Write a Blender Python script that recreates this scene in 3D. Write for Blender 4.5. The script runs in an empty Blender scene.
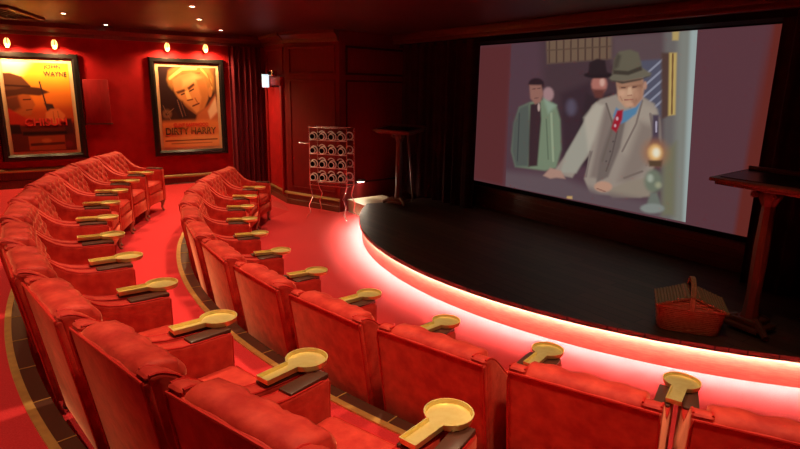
import bpy, bmesh, math, random
import numpy as np
from mathutils import Vector, Matrix
random.seed(7)
PI=math.pi
sc=bpy.context.scene
C=sc.collection
R=math.radians

# ------------------------------------------------------------------ materials
def lin(c):
    return tuple(((v/255)/12.92 if v/255<=0.04045 else ((v/255+0.055)/1.055)**2.4) for v in c)
def mat(name, col, rough=0.6, metal=0.0, sheen=0.0, sheen_tint=(1,1,1), emit=None, estr=0.0, coat=0.0, noise=None, bump=0.0, bscale=60.0, spec=0.5):
    m=bpy.data.materials.new(name); m.use_nodes=True
    nt=m.node_tree; b=nt.nodes['Principled BSDF']
    b.inputs['Base Color'].default_value=(*col,1); b.inputs['Roughness'].default_value=rough
    b.inputs['Metallic'].default_value=metal
    b.inputs['Specular IOR Level'].default_value=spec
    if sheen: 
        b.inputs['Sheen Weight'].default_value=sheen; b.inputs['Sheen Roughness'].default_value=0.35
        b.inputs['Sheen Tint'].default_value=(*sheen_tint,1)
    if coat: b.inputs['Coat Weight'].default_value=coat; b.inputs['Coat Roughness'].default_value=0.15
    if emit: b.inputs['Emission Color'].default_value=(*emit,1); b.inputs['Emission Strength'].default_value=estr
    if noise or bump:
        tc=nt.nodes.new('ShaderNodeTexCoord')
    if noise:
        sca,c2,det=noise[:3]
        mp=nt.nodes.new('ShaderNodeMapping'); mp.inputs['Scale'].default_value=noise[3] if len(noise)>3 else (1,1,1)
        nt.links.new(tc.outputs['Object'],mp.inputs['Vector'])
        n=nt.nodes.new('ShaderNodeTexNoise'); n.inputs['Scale'].default_value=sca; n.inputs['Detail'].default_value=det
        nt.links.new(mp.outputs['Vector'],n.inputs['Vector'])
        rp=nt.nodes.new('ShaderNodeValToRGB'); rp.color_ramp.elements[0].position=.35; rp.color_ramp.elements[1].position=.68
        rp.color_ramp.elements[0].color=(*col,1); rp.color_ramp.elements[1].color=(*c2,1)
        nt.links.new(n.outputs['Fac'],rp.inputs['Fac']); nt.links.new(rp.outputs['Color'],b.inputs['Base Color'])
    if bump:
        n2=nt.nodes.new('ShaderNodeTexNoise'); n2.inputs['Scale'].default_value=bscale; n2.inputs['Detail'].default_value=4
        nt.links.new(tc.outputs['Object'],n2.inputs['Vector'])
        bp=nt.nodes.new('ShaderNodeBump'); bp.inputs['Strength'].default_value=bump; bp.inputs['Distance'].default_value=0.01
        nt.links.new(n2.outputs['Fac'],bp.inputs['Height']); nt.links.new(bp.outputs['Normal'],b.inputs['Normal'])
    return m
M={}
M['velvet']=mat('red velvet',(0.44,0.014,0.011),.66,sheen=.8,sheen_tint=(1,.34,.20),noise=(12,(0.64,0.046,0.028),4),bump=.2,bscale=30,spec=.28)
M['silver']=mat('satin silver wire',(0.85,0.83,0.80),.42,metal=.45)
M['piping']=mat('red piping cord',(0.50,0.012,0.010),.6,sheen=.3,sheen_tint=(1,.25,.12),spec=.2)
M['carpet']=mat('red carpet',(0.60,0.028,0.036),.95,sheen=.25,sheen_tint=(1,.6,.55),noise=(120,(0.68,0.042,0.050),2),bump=.25,bscale=220,spec=.1)
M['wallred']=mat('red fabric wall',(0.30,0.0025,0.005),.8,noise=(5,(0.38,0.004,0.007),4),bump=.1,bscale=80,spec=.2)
M['panelred']=mat('red lacquered panel',(0.22,0.003,0.005),.55,noise=(4,(0.27,0.004,0.006),3,(6,6,1)),spec=.3)
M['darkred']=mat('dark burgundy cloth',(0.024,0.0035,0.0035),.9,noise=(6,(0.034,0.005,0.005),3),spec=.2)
M['pier']=mat('shade-darkened pier red',(0.15,0.0025,0.0035),.6,noise=(4,(0.18,0.003,0.004),3,(6,6,1)),spec=.25)  # panel red darkened, the pier's shade put into the colour
M['plum']=mat('plum curtain cloth',(0.11,0.006,0.014),.8,sheen=.2,sheen_tint=(1,.3,.3),spec=.2)
M['blackcloth']=mat('black masking cloth',(0.006,0.005,0.005),.9,spec=.2)
M['ceil']=mat('dark brown ceiling',(0.050,0.015,0.009),.45,noise=(3,(0.060,0.018,0.011),3),spec=.4)
M['darkwood']=mat('dark stained wood',(0.075,0.026,0.016),.38,noise=(7,(0.085,0.028,0.016),5,(1,14,14)),spec=.5)
M['mahog']=mat('mahogany wood',(0.105,0.026,0.014),.36,noise=(7,(0.15,0.040,0.022),5,(12,12,1)),spec=.5)
M['fascia']=mat('red oak fascia',(0.13,0.034,0.024),.5,noise=(6,(0.18,0.056,0.040),6,(2,2,22)),spec=.3)
M['brass']=mat('polished brass',(1.0,0.84,0.36),.36,metal=.72,noise=(30,(0.92,0.74,0.28),3))
M['nosing']=mat('worn brass step nosing',(0.70,0.42,0.12),.45,metal=.5,noise=(18,(0.58,0.33,0.10),3))
M['black']=mat('black lacquer',(0.010,0.008,0.008),.22,spec=.5)
M['steel']=mat('chrome wire',(0.90,0.88,0.86),.27,metal=1)
M['legwood']=mat('pale varnished leg wood',(0.36,0.14,0.09),.4)
M['bottle']=mat('dark bottle glass',(0.012,0.014,0.009),.10,spec=.5)
M['foilred']=mat('red foil capsule',(0.45,0.02,0.03),.3,metal=.6)
M['cream']=mat('cream mount board',(0.62,0.42,0.22),.6)
M['palewood']=mat('added pale step wood',(0.62,0.50,0.36),.5,noise=(8,(0.54,0.42,0.29),4,(1,8,1)))
M['gold']=mat('gilt mould',(0.40,0.24,0.09),.4,metal=.5)
M['wicker']=mat('brown wicker',(0.50,0.25,0.13),.55,noise=(40,(0.64,0.36,0.20),3),spec=.4)
M['wickerlid']=mat('straw wicker lid',(0.34,0.24,0.12),.6,noise=(60,(0.42,0.31,0.16),3))
M['led']=mat('warm light tape',(1,.9,.7),.5,emit=(1,.86,.68),estr=420)
M['lens']=mat('lit downlight lens',(1,.95,.9),.3,emit=(1,.86,.70),estr=18)
M['bulb']=mat('lit sconce glass',(1,.8,.4),.4,emit=(1,.52,.15),estr=3.2)
M['exit']=mat('lit sign face',(.8,1,1),.4,emit=(.62,.86,.95),estr=1.1)
M['ink']=mat('dark ink',(0.05,0.025,0.02),.7)
M['inkred']=mat('red ink',(0.62,0.025,0.018),.7)
M['inkyellow']=mat('yellow ink',(0.55,0.30,0.05),.7)
# planked stage deck
m=mat('dark planked deck',(0.02,0.011,0.008),.5); M['deck']=m
nt=m.node_tree; b=nt.nodes['Principled BSDF']
tc=nt.nodes.new('ShaderNodeTexCoord'); br=nt.nodes.new('ShaderNodeTexBrick')
br.inputs['Scale'].default_value=1; br.inputs['Brick Width'].default_value=1.4; br.inputs['Row Height'].default_value=.13; br.inputs['Mortar Size'].default_value=.004
br.inputs['Color1'].default_value=(0.13,0.065,0.046,1); br.inputs['Color2'].default_value=(0.075,0.038,0.027,1); br.inputs['Mortar'].default_value=(0.006,0.004,0.003,1)
nt.links.new(tc.outputs['Object'],br.inputs['Vector'])
nz=nt.nodes.new('ShaderNodeTexNoise'); nz.inputs['Scale'].default_value=5
mp=nt.nodes.new('ShaderNodeMapping'); mp.inputs['Scale'].default_value=(1,9,1)
nt.links.new(tc.outputs['Object'],mp.inputs['Vector']); nt.links.new(mp.outputs['Vector'],nz.inputs['Vector'])
mx=nt.nodes.new('ShaderNodeMix'); mx.data_type='RGBA'; mx.blend_type='MULTIPLY'; mx.inputs['Factor'].default_value=.6
nt.links.new(br.outputs['Color'],mx.inputs['A']); nt.links.new(nz.outputs['Color'],mx.inputs['B']); nt.links.new(mx.outputs['Result'],b.inputs['Base Color'])
def painted(name, emission, k=1.0, rough=.5):
    m=bpy.data.materials.new(name); m.use_nodes=True; nt=m.node_tree; b=nt.nodes['Principled BSDF']
    a=nt.nodes.new('ShaderNodeAttribute'); a.attribute_name='print'
    b.inputs['Roughness'].default_value=rough; b.inputs['Specular IOR Level'].default_value=.05 if emission else .25
    if emission:
        b.inputs['Base Color'].default_value=(.02,.02,.02,1)
        nt.links.new(a.outputs['Color'],b.inputs['Emission Color']); b.inputs['Emission Strength'].default_value=k
    else: nt.links.new(a.outputs['Color'],b.inputs['Base Color'])
    return m
M['film']=painted('film picture and red spill',True,0.72)  # canvas shares it, for the red light painted on the screen sides
M['print']=painted('printed poster paper',False,rough=.35)

# ------------------------------------------------------------------ mesh helpers
class MB:
    def __init__(s): s.bm=bmesh.new()
    def add(s,b,mtx=None):
        if mtx is not None: bmesh.ops.transform(b,matrix=mtx,verts=b.verts)
        me=bpy.data.meshes.new('tmp'); b.to_mesh(me); b.free(); s.bm.from_mesh(me); bpy.data.meshes.remove(me); return s
    def box(s,c,d,bev=0,seg=2,rot=None,mtx=None):
        b=bmesh.new(); bmesh.ops.create_cube(b,size=1)
        bmesh.ops.scale(b,vec=d,verts=b.verts)
        if bev: bmesh.ops.bevel(b,geom=list(b.edges),offset=bev,segments=seg,profile=.5,affect='EDGES')
        m=Matrix.Translation(c)
        if rot: m=m@rot
        if mtx is not None: m=mtx@m
        return s.add(b,m)
    def prism(s,poly,axis,a0,a1,bev=0,seg=2,mtx=None):
        # poly in the two remaining axes: x->(y,z)  y->(x,z)  z->(x,y)
        b=bmesh.new()
        def P(p,a): return {'x':(a,p[0],p[1]),'y':(p[0],a,p[1]),'z':(p[0],p[1],a)}[axis]
        v0=[b.verts.new(P(p,a0)) for p in poly]; v1=[b.verts.new(P(p,a1)) for p in poly]
        n=len(poly)
        caps=[b.faces.new(v0[::-1]),b.faces.new(v1)]
        for i in range(n): b.faces.new((v0[i],v0[(i+1)%n],v1[(i+1)%n],v1[i]))
        bmesh.ops.recalc_face_normals(b,faces=b.faces)
        if bev:
            es=[e for e in b.edges if len(e.link_faces)==2 and e.calc_face_angle(0)>.6]
            bmesh.ops.bevel(b,geom=es,offset=bev,segments=seg,profile=.5,affect='EDGES')
        return s.add(b,mtx)
    def tube(s,pts,r,seg=8,closed=False,caps=True):
        pts=[Vector(p) for p in pts]; n=len(pts); rr=r if isinstance(r,(list,tuple)) else [r]*n
        b=bmesh.new(); rings=[]; up=None
        for i,p in enumerate(pts):
            if closed: t=(pts[(i+1)%n]-pts[i-1])
            else: t=(pts[min(i+1,n-1)]-pts[max(i-1,0)])
            t.normalize()
            if up is None: up=t.orthogonal().normalized()
            else:
                up=(up-t*up.dot(t)); up=up.normalized() if up.length>1e-6 else t.orthogonal().normalized()
            w=t.cross(up)
            rings.append([b.verts.new(p+(up*math.cos(2*PI*k/seg)+w*math.sin(2*PI*k/seg))*rr[i]) for k in range(seg)])
        for i in range(n if closed else n-1):
            A=rings[i];B=rings[(i+1)%n]
            for k in range(seg): b.faces.new((A[k],A[(k+1)%seg],B[(k+1)%seg],B[k]))
        if not closed and caps: b.faces.new(rings[0][::-1]); b.faces.new(rings[-1])
        bmesh.ops.recalc_face_normals(b,faces=b.faces)
        return s.add(b)
    def lathe(s,prof,seg=24,mtx=None,caps=True):
        b=bmesh.new(); rings=[]
        for r,z in prof:
            if r<1e-5: rings.append([b.verts.new((0,0,z))])
            else: rings.append([b.verts.new((r*math.cos(2*PI*k/seg),r*math.sin(2*PI*k/seg),z)) for k in range(seg)])
        for A,B in zip(rings,rings[1:]):
            if len(A)==1 and len(B)==1: continue
            for k in range(seg):
                k2=(k+1)%seg
                if len(A)==1: b.faces.new((A[0],B[k],B[k2]))
                elif len(B)==1: b.faces.new((A[k],A[k2],B[0]))
                else: b.faces.new((A[k],A[k2],B[k2],B[k]))
        for Q in (rings[0],rings[-1]):
            if caps and len(Q)>1: b.faces.new(Q)
        bmesh.ops.recalc_face_normals(b,faces=b.faces)
        return s.add(b,mtx)
    def ring(s,cx,cy,r0,r1,z0,z1,a0,a1,n=96):
        # sector of a ring, solid
        b=bmesh.new(); full=abs(a1-a0)>359.9
        L=[]
        for i in range(n+(0 if full else 1)):
            a=R(a0+(a1-a0)*i/n); c,sn=math.cos(a),math.sin(a)
            L.append([b.verts.new((cx+r*c,cy+r*sn,z)) for r,z in ((r0,z0),(r1,z0),(r1,z1),(r0,z1))])
        for i in range(n):
            A=L[i];B=L[(i+1)%len(L)]
            for k in range(4): b.faces.new((A[k],A[(k+1)%4],B[(k+1)%4],B[k]))
        if not full: b.faces.new(L[0]); b.faces.new(L[-1][::-1])
        bmesh.ops.recalc_face_normals(b,faces=b.faces)
        return s.add(b)
def obj(name,mb,m,parent=None,ang=40,smooth=True):
    bm=mb.bm if isinstance(mb,MB) else mb
    me=bpy.data.meshes.new(name); bm.to_mesh(me); bm.free()
    if smooth:
        for p in me.polygons: p.use_smooth=True
        me.set_sharp_from_angle(angle=R(ang))
    me.materials.append(m)
    o=bpy.data.objects.new(name,me); C.objects.link(o)
    if parent: o.parent=parent
    return o
def tag(o,label,cat,group=None):
    o['label']=label; o['category']=cat
    if group: o['group']=group
    return o
def thing(name,label,cat,loc=(0,0,0),rz=0,group=None):
    o=bpy.data.objects.new(name,None); C.objects.link(o); o.empty_display_size=.1
    o.location=loc; o.rotation_euler=(0,0,rz)
    return tag(o,label,cat,group)
def struct(name,mb,m,parent=None,**k):
    o=obj(name,mb,m,parent,**k)
    if parent is None: o['kind']='structure'
    return o
def dup(root,loc,rz,label,group):
    r=root.copy(); C.objects.link(r); r.location=loc; r.rotation_euler=(0,0,rz); r['label']=label; r['group']=group
    for ch in list(root.children):
        c=ch.copy(); C.objects.link(c); c.parent=r
        for g in ch.children:
            d=g.copy(); C.objects.link(d); d.parent=c
    return r
ORD=['first','second','third','fourth','fifth','sixth','seventh','eighth','ninth','tenth','eleventh','twelfth']

# ------------------------------------------------------------------ printed pictures
FILM=[
('p',[(-0.0898,1.1763),(1.0862,1.041),(1.1398,-0.055),(-0.0204,-0.3946)],(92,66,76),0.0077),
('p',[(0.1987,1.0383),(0.8964,1.0206),(0.9199,0.5311),(0.5805,0.4482),(0.2563,0.4861)],(80,60,66),0.0465),
('p',[(0.2389,1.0089),(0.6172,1.0023),(0.6232,0.8741),(0.2522,0.8587)],(122,98,80),0.0116),
('l',[(0.2581,1.0074),(0.2646,0.8647)],(88,66,58),0.006),
('l',[(0.3032,1.0064),(0.3096,0.8662)],(88,66,58),0.006),
('l',[(0.3472,1.0054),(0.3535,0.8676)],(88,66,58),0.006),
('l',[(0.3901,1.0045),(0.3963,0.869)],(88,66,58),0.006),
('l',[(0.4319,1.0035),(0.4381,0.8703)],(88,66,58),0.006),
('l',[(0.4727,1.0026),(0.4788,0.8716)],(88,66,58),0.006),
('l',[(0.5126,1.0017),(0.5185,0.8729)],(88,66,58),0.006),
('l',[(0.5514,1.0009),(0.5574,0.8742)],(88,66,58),0.006),
('l',[(0.5894,1.0),(0.5953,0.8754)],(88,66,58),0.006),
('l',[(0.2483,0.9433),(0.6199,0.9441)],(95,74,62),0.0048),
('p',[(0.6172,1.0023),(0.9141,1.0031),(0.922,0.8393),(0.6243,0.8508)],(100,80,84),0.0233),
('p',[(0.3419,0.671),(0.5233,0.7464),(0.5473,0.2328),(0.3754,0.2067)],(66,48,56),0.031),
('p',[(0.4409,0.5857),(0.439,0.5641),(0.4318,0.5464),(0.4205,0.5361),(0.4075,0.5353),(0.3952,0.5444),(0.3862,0.5615),(0.3822,0.5833),(0.3841,0.6053),(0.3916,0.6231),(0.403,0.6331),(0.416,0.6335),(0.4282,0.6242),(0.437,0.6072)],(96,86,104),0.0233),
('p',[(0.7518,0.857),(0.8695,0.8628),(0.885,0.5395),(0.8228,0.5356),(0.7572,0.745)],(92,92,110),0.0116),
('l',[(0.766,0.7562),(0.8651,0.863)],(150,152,170),0.0066),
('l',[(0.7687,0.7003),(0.8677,0.8091)],(150,152,170),0.0066),
('l',[(0.7713,0.6444),(0.8703,0.7552)],(150,152,170),0.0066),
('l',[(0.774,0.5885),(0.8729,0.7012)],(150,152,170),0.0066),
('l',[(0.7767,0.5326),(0.8755,0.6473)],(150,152,170),0.0066),
('p',[(0.0459,0.4579),(0.0767,0.5704),(0.1515,0.6073),(0.2497,0.6302),(0.3209,0.5936),(0.3495,0.5052),(0.3644,0.3143),(0.3394,0.1883),(0.2712,0.1579),(0.0667,0.153),(0.0329,0.2606)],(128,144,118),0.0116),
('p',[(0.0387,0.4574),(0.0767,0.5704),(0.145,0.6003),(0.1633,0.3445),(0.1576,0.1669),(0.0667,0.153),(0.0329,0.2606)],(92,98,92),0.0155),
('p',[(0.1521,0.5938),(0.2182,0.6095),(0.2298,0.4975),(0.2177,0.1828),(0.1576,0.1669),(0.1529,0.4249)],(66,46,52),0.0093),
('l',[(0.0786,0.5292),(0.0792,0.1967)],(74,78,76),0.006),
('l',[(0.292,0.5405),(0.3187,0.2308)],(158,172,142),0.0089),
('l',[(0.2621,0.4996),(0.2867,0.2394)],(108,122,100),0.006),
('p',[(0.3021,0.6639),(0.2996,0.6443),(0.2907,0.6283),(0.2772,0.6191),(0.2617,0.6186),(0.2471,0.627),(0.2365,0.6428),(0.2321,0.6627),(0.2347,0.6827),(0.2438,0.6987),(0.2576,0.7077),(0.2732,0.7078),(0.2875,0.6991),(0.2978,0.6835)],(176,138,140),0.0116),
('p',[(0.2365,0.6364),(0.3209,0.5936),(0.2731,0.5395)],(150,170,148),0.0155),
('p',[(0.2388,0.7284),(0.2345,0.7113),(0.2207,0.6975),(0.1999,0.6896),(0.1763,0.6894),(0.1543,0.6969),(0.1386,0.7109),(0.1324,0.7284),(0.137,0.746),(0.1515,0.7599),(0.1727,0.7674),(0.1964,0.7672),(0.2178,0.7593),(0.2329,0.7455)],(52,36,42),0.0093),
('p',[(0.1395,0.7217),(0.2196,0.7218),(0.2353,0.6627),(0.2182,0.6095),(0.1857,0.5951),(0.1503,0.6342)],(160,112,100),0.0093),
('l',[(0.1611,0.6949),(0.1811,0.6978)],(104,70,64),0.0036),
('l',[(0.1944,0.6985),(0.214,0.702)],(104,70,64),0.0036),
('l',[(0.1772,0.6349),(0.2037,0.6382)],(118,78,72),0.0036),
('p',[(0.2177,0.5764),(0.2174,0.5649),(0.2157,0.5555),(0.2127,0.5503),(0.2092,0.5501),(0.2058,0.5551),(0.2032,0.5642),(0.2019,0.5757),(0.2022,0.5873),(0.204,0.5966),(0.2069,0.6018),(0.2104,0.6019),(0.2138,0.5969),(0.2164,0.5878)],(200,170,160),0.0062),
('p',[(0.4936,0.6735),(0.5603,0.6506),(0.6274,0.6757),(0.638,0.5589),(0.5477,0.4575),(0.4876,0.3167),(0.4592,0.4378)],(58,44,50),0.0155),
('p',[(0.6042,0.7283),(0.6012,0.7053),(0.5904,0.6867),(0.574,0.6761),(0.5549,0.6758),(0.5371,0.686),(0.5241,0.7047),(0.5187,0.7283),(0.522,0.7519),(0.5332,0.7706),(0.5501,0.7808),(0.5691,0.7804),(0.5865,0.7699),(0.599,0.7513)],(188,120,108),0.0101),
('p',[(0.5256,0.6981),(0.5952,0.6988),(0.5819,0.6452),(0.5442,0.6503)],(110,62,56),0.0116),
('p',[(0.5906,0.7401),(0.5898,0.7299),(0.5865,0.7216),(0.5815,0.717),(0.5756,0.717),(0.57,0.7216),(0.566,0.7299),(0.5642,0.7402),(0.565,0.7505),(0.5683,0.7588),(0.5734,0.7633),(0.5793,0.7633),(0.5848,0.7586),(0.5888,0.7504)],(226,176,160),0.0093),
('p',[(0.6302,0.7808),(0.6232,0.7723),(0.6027,0.7656),(0.5723,0.7621),(0.5377,0.7624),(0.5057,0.7668),(0.483,0.7742),(0.4745,0.7834),(0.4821,0.7922),(0.5042,0.799),(0.5358,0.8022),(0.5705,0.8014),(0.6012,0.7969),(0.6224,0.7895)],(44,34,38),0.0077),
('p',[(0.4996,0.7829),(0.5018,0.8555),(0.5443,0.8777),(0.5874,0.864),(0.6015,0.7871)],(50,38,42),0.0077),
('p',[(0.5716,0.639),(0.6532,0.6703),(0.7259,0.5977),(0.7799,0.6614),(0.8366,0.6243),(0.8672,0.5438),(0.8781,0.4086),(0.8494,0.2619),(0.8423,0.1272),(0.7977,0.0899),(0.5445,0.0548),(0.5068,0.1463),(0.543,0.3236),(0.4803,0.2288),(0.4381,0.1405),(0.3662,0.1409),(0.3279,0.167),(0.4068,0.3067),(0.4903,0.5019),(0.5301,0.6016)],(166,152,140),0.0093),
('p',[(0.3955,0.2926),(0.5009,0.5149),(0.546,0.4936),(0.5315,0.3343),(0.4598,0.1756),(0.3653,0.1601)],(172,168,154),0.0116),
('p',[(0.4892,0.5264),(0.5512,0.6144),(0.5944,0.604),(0.5505,0.3972),(0.5211,0.3208)],(192,182,166),0.0155),
('p',[(0.6048,0.6045),(0.6397,0.5238),(0.6176,0.3328),(0.5832,0.1597),(0.5394,0.1642),(0.5641,0.3382)],(140,124,116),0.0155),
('p',[(0.6397,0.5238),(0.7091,0.5397),(0.6877,0.3647),(0.6351,0.1807),(0.5737,0.1337),(0.5877,0.293)],(124,110,104),0.0093),
('p',[(0.7275,0.5636),(0.791,0.6227),(0.8471,0.5919),(0.8644,0.4181),(0.8263,0.2694),(0.7404,0.2907),(0.6987,0.3428)],(176,162,148),0.0194),
('l',[(0.781,0.6391),(0.7589,0.5089),(0.6987,0.3428)],(134,118,110),0.006),
('l',[(0.8212,0.5686),(0.8466,0.4162),(0.8167,0.2791)],(140,124,116),0.0072),
('l',[(0.5321,0.3222),(0.5174,0.1605)],(138,124,116),0.006),
('l',[(0.6043,0.6163),(0.6464,0.4891),(0.5994,0.2706)],(118,104,96),0.006),
('l',[(0.6683,0.4558),(0.649,0.3249),(0.6231,0.2144)],(104,90,86),0.0048),
('p',[(0.6549,0.3961),(0.6546,0.394),(0.6535,0.3923),(0.6519,0.3912),(0.6501,0.391),(0.6485,0.3917),(0.6473,0.3932),(0.6468,0.3952),(0.6471,0.3973),(0.6481,0.399),(0.6497,0.4001),(0.6515,0.4003),(0.6532,0.3996),(0.6544,0.3981)],(80,68,66),0.0039),
('p',[(0.6423,0.3358),(0.642,0.3337),(0.641,0.332),(0.6394,0.3308),(0.6375,0.3306),(0.6359,0.3313),(0.6346,0.3328),(0.6341,0.3348),(0.6344,0.3369),(0.6355,0.3387),(0.6371,0.3398),(0.6389,0.34),(0.6406,0.3393),(0.6418,0.3378)],(80,68,66),0.0039),
('p',[(0.6245,0.2742),(0.6242,0.2721),(0.6231,0.2703),(0.6215,0.2691),(0.6196,0.2689),(0.6179,0.2695),(0.6167,0.271),(0.6162,0.273),(0.6165,0.2751),(0.6176,0.2769),(0.6192,0.2781),(0.6211,0.2784),(0.6228,0.2777),(0.624,0.2762)],(80,68,66),0.0039),
('p',[(0.7772,0.5214),(0.8516,0.4991),(0.8428,0.3052),(0.7464,0.1654),(0.687,0.1662)],(146,130,120),0.031),
('p',[(0.6287,0.096),(0.7362,0.175),(0.829,0.214),(0.8631,0.1646),(0.8433,0.1051),(0.6617,0.0552)],(158,144,128),0.0116),
('l',[(0.7159,0.1888),(0.7998,0.2429)],(128,112,104),0.0072),
('p',[(0.6567,0.5948),(0.6878,0.5731),(0.7451,0.5985),(0.7804,0.6503),(0.7562,0.5652),(0.7102,0.5169),(0.6616,0.4903),(0.6437,0.5475)],(92,140,176),0.0077),
('p',[(0.6626,0.5776),(0.6922,0.5848),(0.69,0.527),(0.6636,0.4496),(0.637,0.4708),(0.6496,0.5303)],(170,36,52),0.007),
('p',[(0.6708,0.5316),(0.6704,0.5271),(0.6689,0.5233),(0.6666,0.5211),(0.6639,0.521),(0.6614,0.5228),(0.6595,0.5264),(0.6587,0.5309),(0.6591,0.5354),(0.6606,0.5392),(0.6629,0.5413),(0.6656,0.5415),(0.6681,0.5396),(0.67,0.5361)],(225,180,190),0.0046),
('p',[(0.6616,0.4903),(0.6613,0.4864),(0.6601,0.4833),(0.6581,0.4814),(0.6559,0.4813),(0.6538,0.4828),(0.6522,0.4857),(0.6515,0.4895),(0.6518,0.4933),(0.6531,0.4965),(0.6551,0.4983),(0.6573,0.4985),(0.6594,0.4969),(0.661,0.494)],(225,180,190),0.0046),
('p',[(0.6491,0.7573),(0.7749,0.7672),(0.7868,0.7116),(0.7804,0.6503),(0.7496,0.6044),(0.7015,0.5967),(0.6646,0.6415)],(204,158,128),0.0077),
('p',[(0.6491,0.7573),(0.7749,0.7672),(0.7811,0.7338),(0.71,0.7283),(0.6558,0.7225)],(172,124,100),0.0109),
('p',[(0.7498,0.7001),(0.7816,0.7227),(0.7804,0.6503),(0.7496,0.6044),(0.7251,0.6147)],(176,128,104),0.0116),
('p',[(0.6558,0.7225),(0.7198,0.7254),(0.7159,0.7055),(0.6669,0.6994)],(164,116,92),0.0124),
('p',[(0.7247,0.7254),(0.7811,0.7338),(0.7775,0.7115),(0.7304,0.7056)],(150,104,84),0.0124),
('l',[(0.6789,0.7093),(0.6962,0.7094)],(104,70,62),0.0036),
('p',[(0.7002,0.6768),(0.6989,0.6694),(0.6944,0.6633),(0.6876,0.6598),(0.6799,0.6597),(0.6727,0.6628),(0.6676,0.6688),(0.6655,0.6763),(0.6669,0.6838),(0.6714,0.6899),(0.6783,0.6933),(0.686,0.6934),(0.6931,0.6902),(0.6982,0.6842)],(222,172,142),0.0155),
('l',[(0.6738,0.6591),(0.6848,0.6363)],(184,136,110),0.0042),
('l',[(0.7517,0.6608),(0.7527,0.6383)],(164,116,94),0.0042),
('p',[(0.7394,0.6181),(0.7377,0.6131),(0.7326,0.609),(0.7249,0.6065),(0.7163,0.6062),(0.7084,0.6081),(0.7028,0.6118),(0.7006,0.6167),(0.7023,0.6218),(0.7075,0.6259),(0.7153,0.6284),(0.7239,0.6286),(0.7317,0.6267),(0.7373,0.6229)],(214,164,136),0.0093),
('l',[(0.7325,0.7124),(0.7491,0.7142)],(104,70,62),0.0036),
('p',[(0.7653,0.6723),(0.7644,0.6625),(0.7608,0.6547),(0.7554,0.6502),(0.749,0.65),(0.7431,0.6542),(0.7387,0.662),(0.7368,0.6718),(0.7378,0.6816),(0.7414,0.6895),(0.7469,0.6939),(0.7533,0.694),(0.7592,0.6897),(0.7635,0.682)],(196,146,118),0.0155),
('p',[(0.7108,0.7112),(0.7253,0.7113),(0.732,0.6717),(0.708,0.6684)],(222,178,146),0.0062),
('l',[(0.7105,0.6656),(0.7298,0.6682)],(168,116,96),0.0036),
('l',[(0.697,0.6407),(0.7358,0.6435)],(158,100,88),0.0042),
('p',[(0.7983,0.7227),(0.798,0.7131),(0.7963,0.7054),(0.7936,0.7011),(0.7903,0.7011),(0.7871,0.7053),(0.7847,0.713),(0.7835,0.7227),(0.7838,0.7323),(0.7855,0.74),(0.7882,0.7443),(0.7915,0.7443),(0.7947,0.74),(0.7971,0.7323)],(196,146,122),0.0062),
('p',[(0.613,0.7635),(0.6373,0.7923),(0.7725,0.8173),(0.8152,0.7886),(0.8115,0.7722),(0.7658,0.7617),(0.6896,0.7454),(0.6293,0.7458)],(118,110,94),0.0077),
('p',[(0.6135,0.7517),(0.6896,0.7454),(0.7705,0.7617),(0.8113,0.775),(0.7663,0.7506),(0.6804,0.7311)],(78,68,60),0.0062),
('p',[(0.6273,0.7866),(0.6335,0.8736),(0.6568,0.9128),(0.7106,0.921),(0.7497,0.9018),(0.7665,0.8453),(0.773,0.8062),(0.7076,0.7795)],(110,103,86),0.0077),
('p',[(0.6325,0.7865),(0.6314,0.8098),(0.7065,0.8022),(0.7673,0.8286),(0.773,0.8062),(0.7076,0.7795)],(72,64,56),0.0062),
('p',[(0.634,0.862),(0.6473,0.9019),(0.6679,0.8893),(0.6559,0.8265),(0.6314,0.8098)],(84,76,66),0.0116),
('p',[(-0.0426,0.1074),(0.3665,0.1345),(0.5978,0.0778),(0.8896,0.0763),(1.0184,0.0417),(1.0235,-0.0626),(-0.0284,-0.2151)],(108,90,96),0.0388),
('p',[(0.2598,0.1228),(0.302,0.1825),(0.3708,0.1739),(0.3972,0.127),(0.3423,0.1238),(0.3053,0.1108)],(186,146,130),0.0093),
('p',[(0.6584,0.1256),(0.6545,0.1107),(0.6422,0.0969),(0.6239,0.0869),(0.6029,0.0827),(0.5834,0.0852),(0.5695,0.0941),(0.564,0.1076),(0.5682,0.1229),(0.581,0.1369),(0.5999,0.1467),(0.6209,0.1505),(0.6399,0.1476),(0.6532,0.1387)],(202,156,132),0.0093),
('l',[(0.5807,0.0986),(0.6237,0.089)],(150,106,92),0.0048),
('p',[(0.4143,0.0152),(0.4436,0.0213),(0.4445,0.0025),(0.4092,-0.0051)],(210,170,110),0.0062),
('p',[(0.8625,1.008),(1.0116,1.0039),(1.0222,-0.0365),(0.8954,-0.0436),(0.8846,0.3657)],(118,112,110),0.0194),
('p',[(0.9223,1.0075),(1.0116,1.0039),(1.0222,-0.0365),(0.9477,-0.0461)],(140,142,134),0.0233),
('p',[(0.9716,1.0079),(1.0077,1.0043),(1.0222,-0.0365),(0.9898,-0.0454)],(172,186,184),0.0116),
('p',[(0.8548,0.8958),(0.8982,0.8933),(0.9096,0.5679),(0.8719,0.5387)],(92,68,62),0.0093),
('p',[(0.8896,0.8938),(0.9216,0.892),(0.9308,0.5691),(0.9013,0.5621)],(206,176,106),0.0062),
('l',[(0.9049,0.8877),(0.9157,0.5736)],(124,90,60),0.0048),
('p',[(0.8969,1.01),(0.9265,1.0071),(0.9248,0.9549),(0.8994,0.9569)],(196,170,110),0.0062),
('p',[(0.8889,0.3663),(0.9419,0.4262),(0.9528,0.0256),(0.9015,0.013)],(126,124,100),0.0194),
('p',[(0.8305,0.5636),(0.8618,0.5653),(0.8678,0.4403),(0.8835,0.3874),(0.821,0.3801),(0.836,0.4482)],(84,70,86),0.0093),
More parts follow.
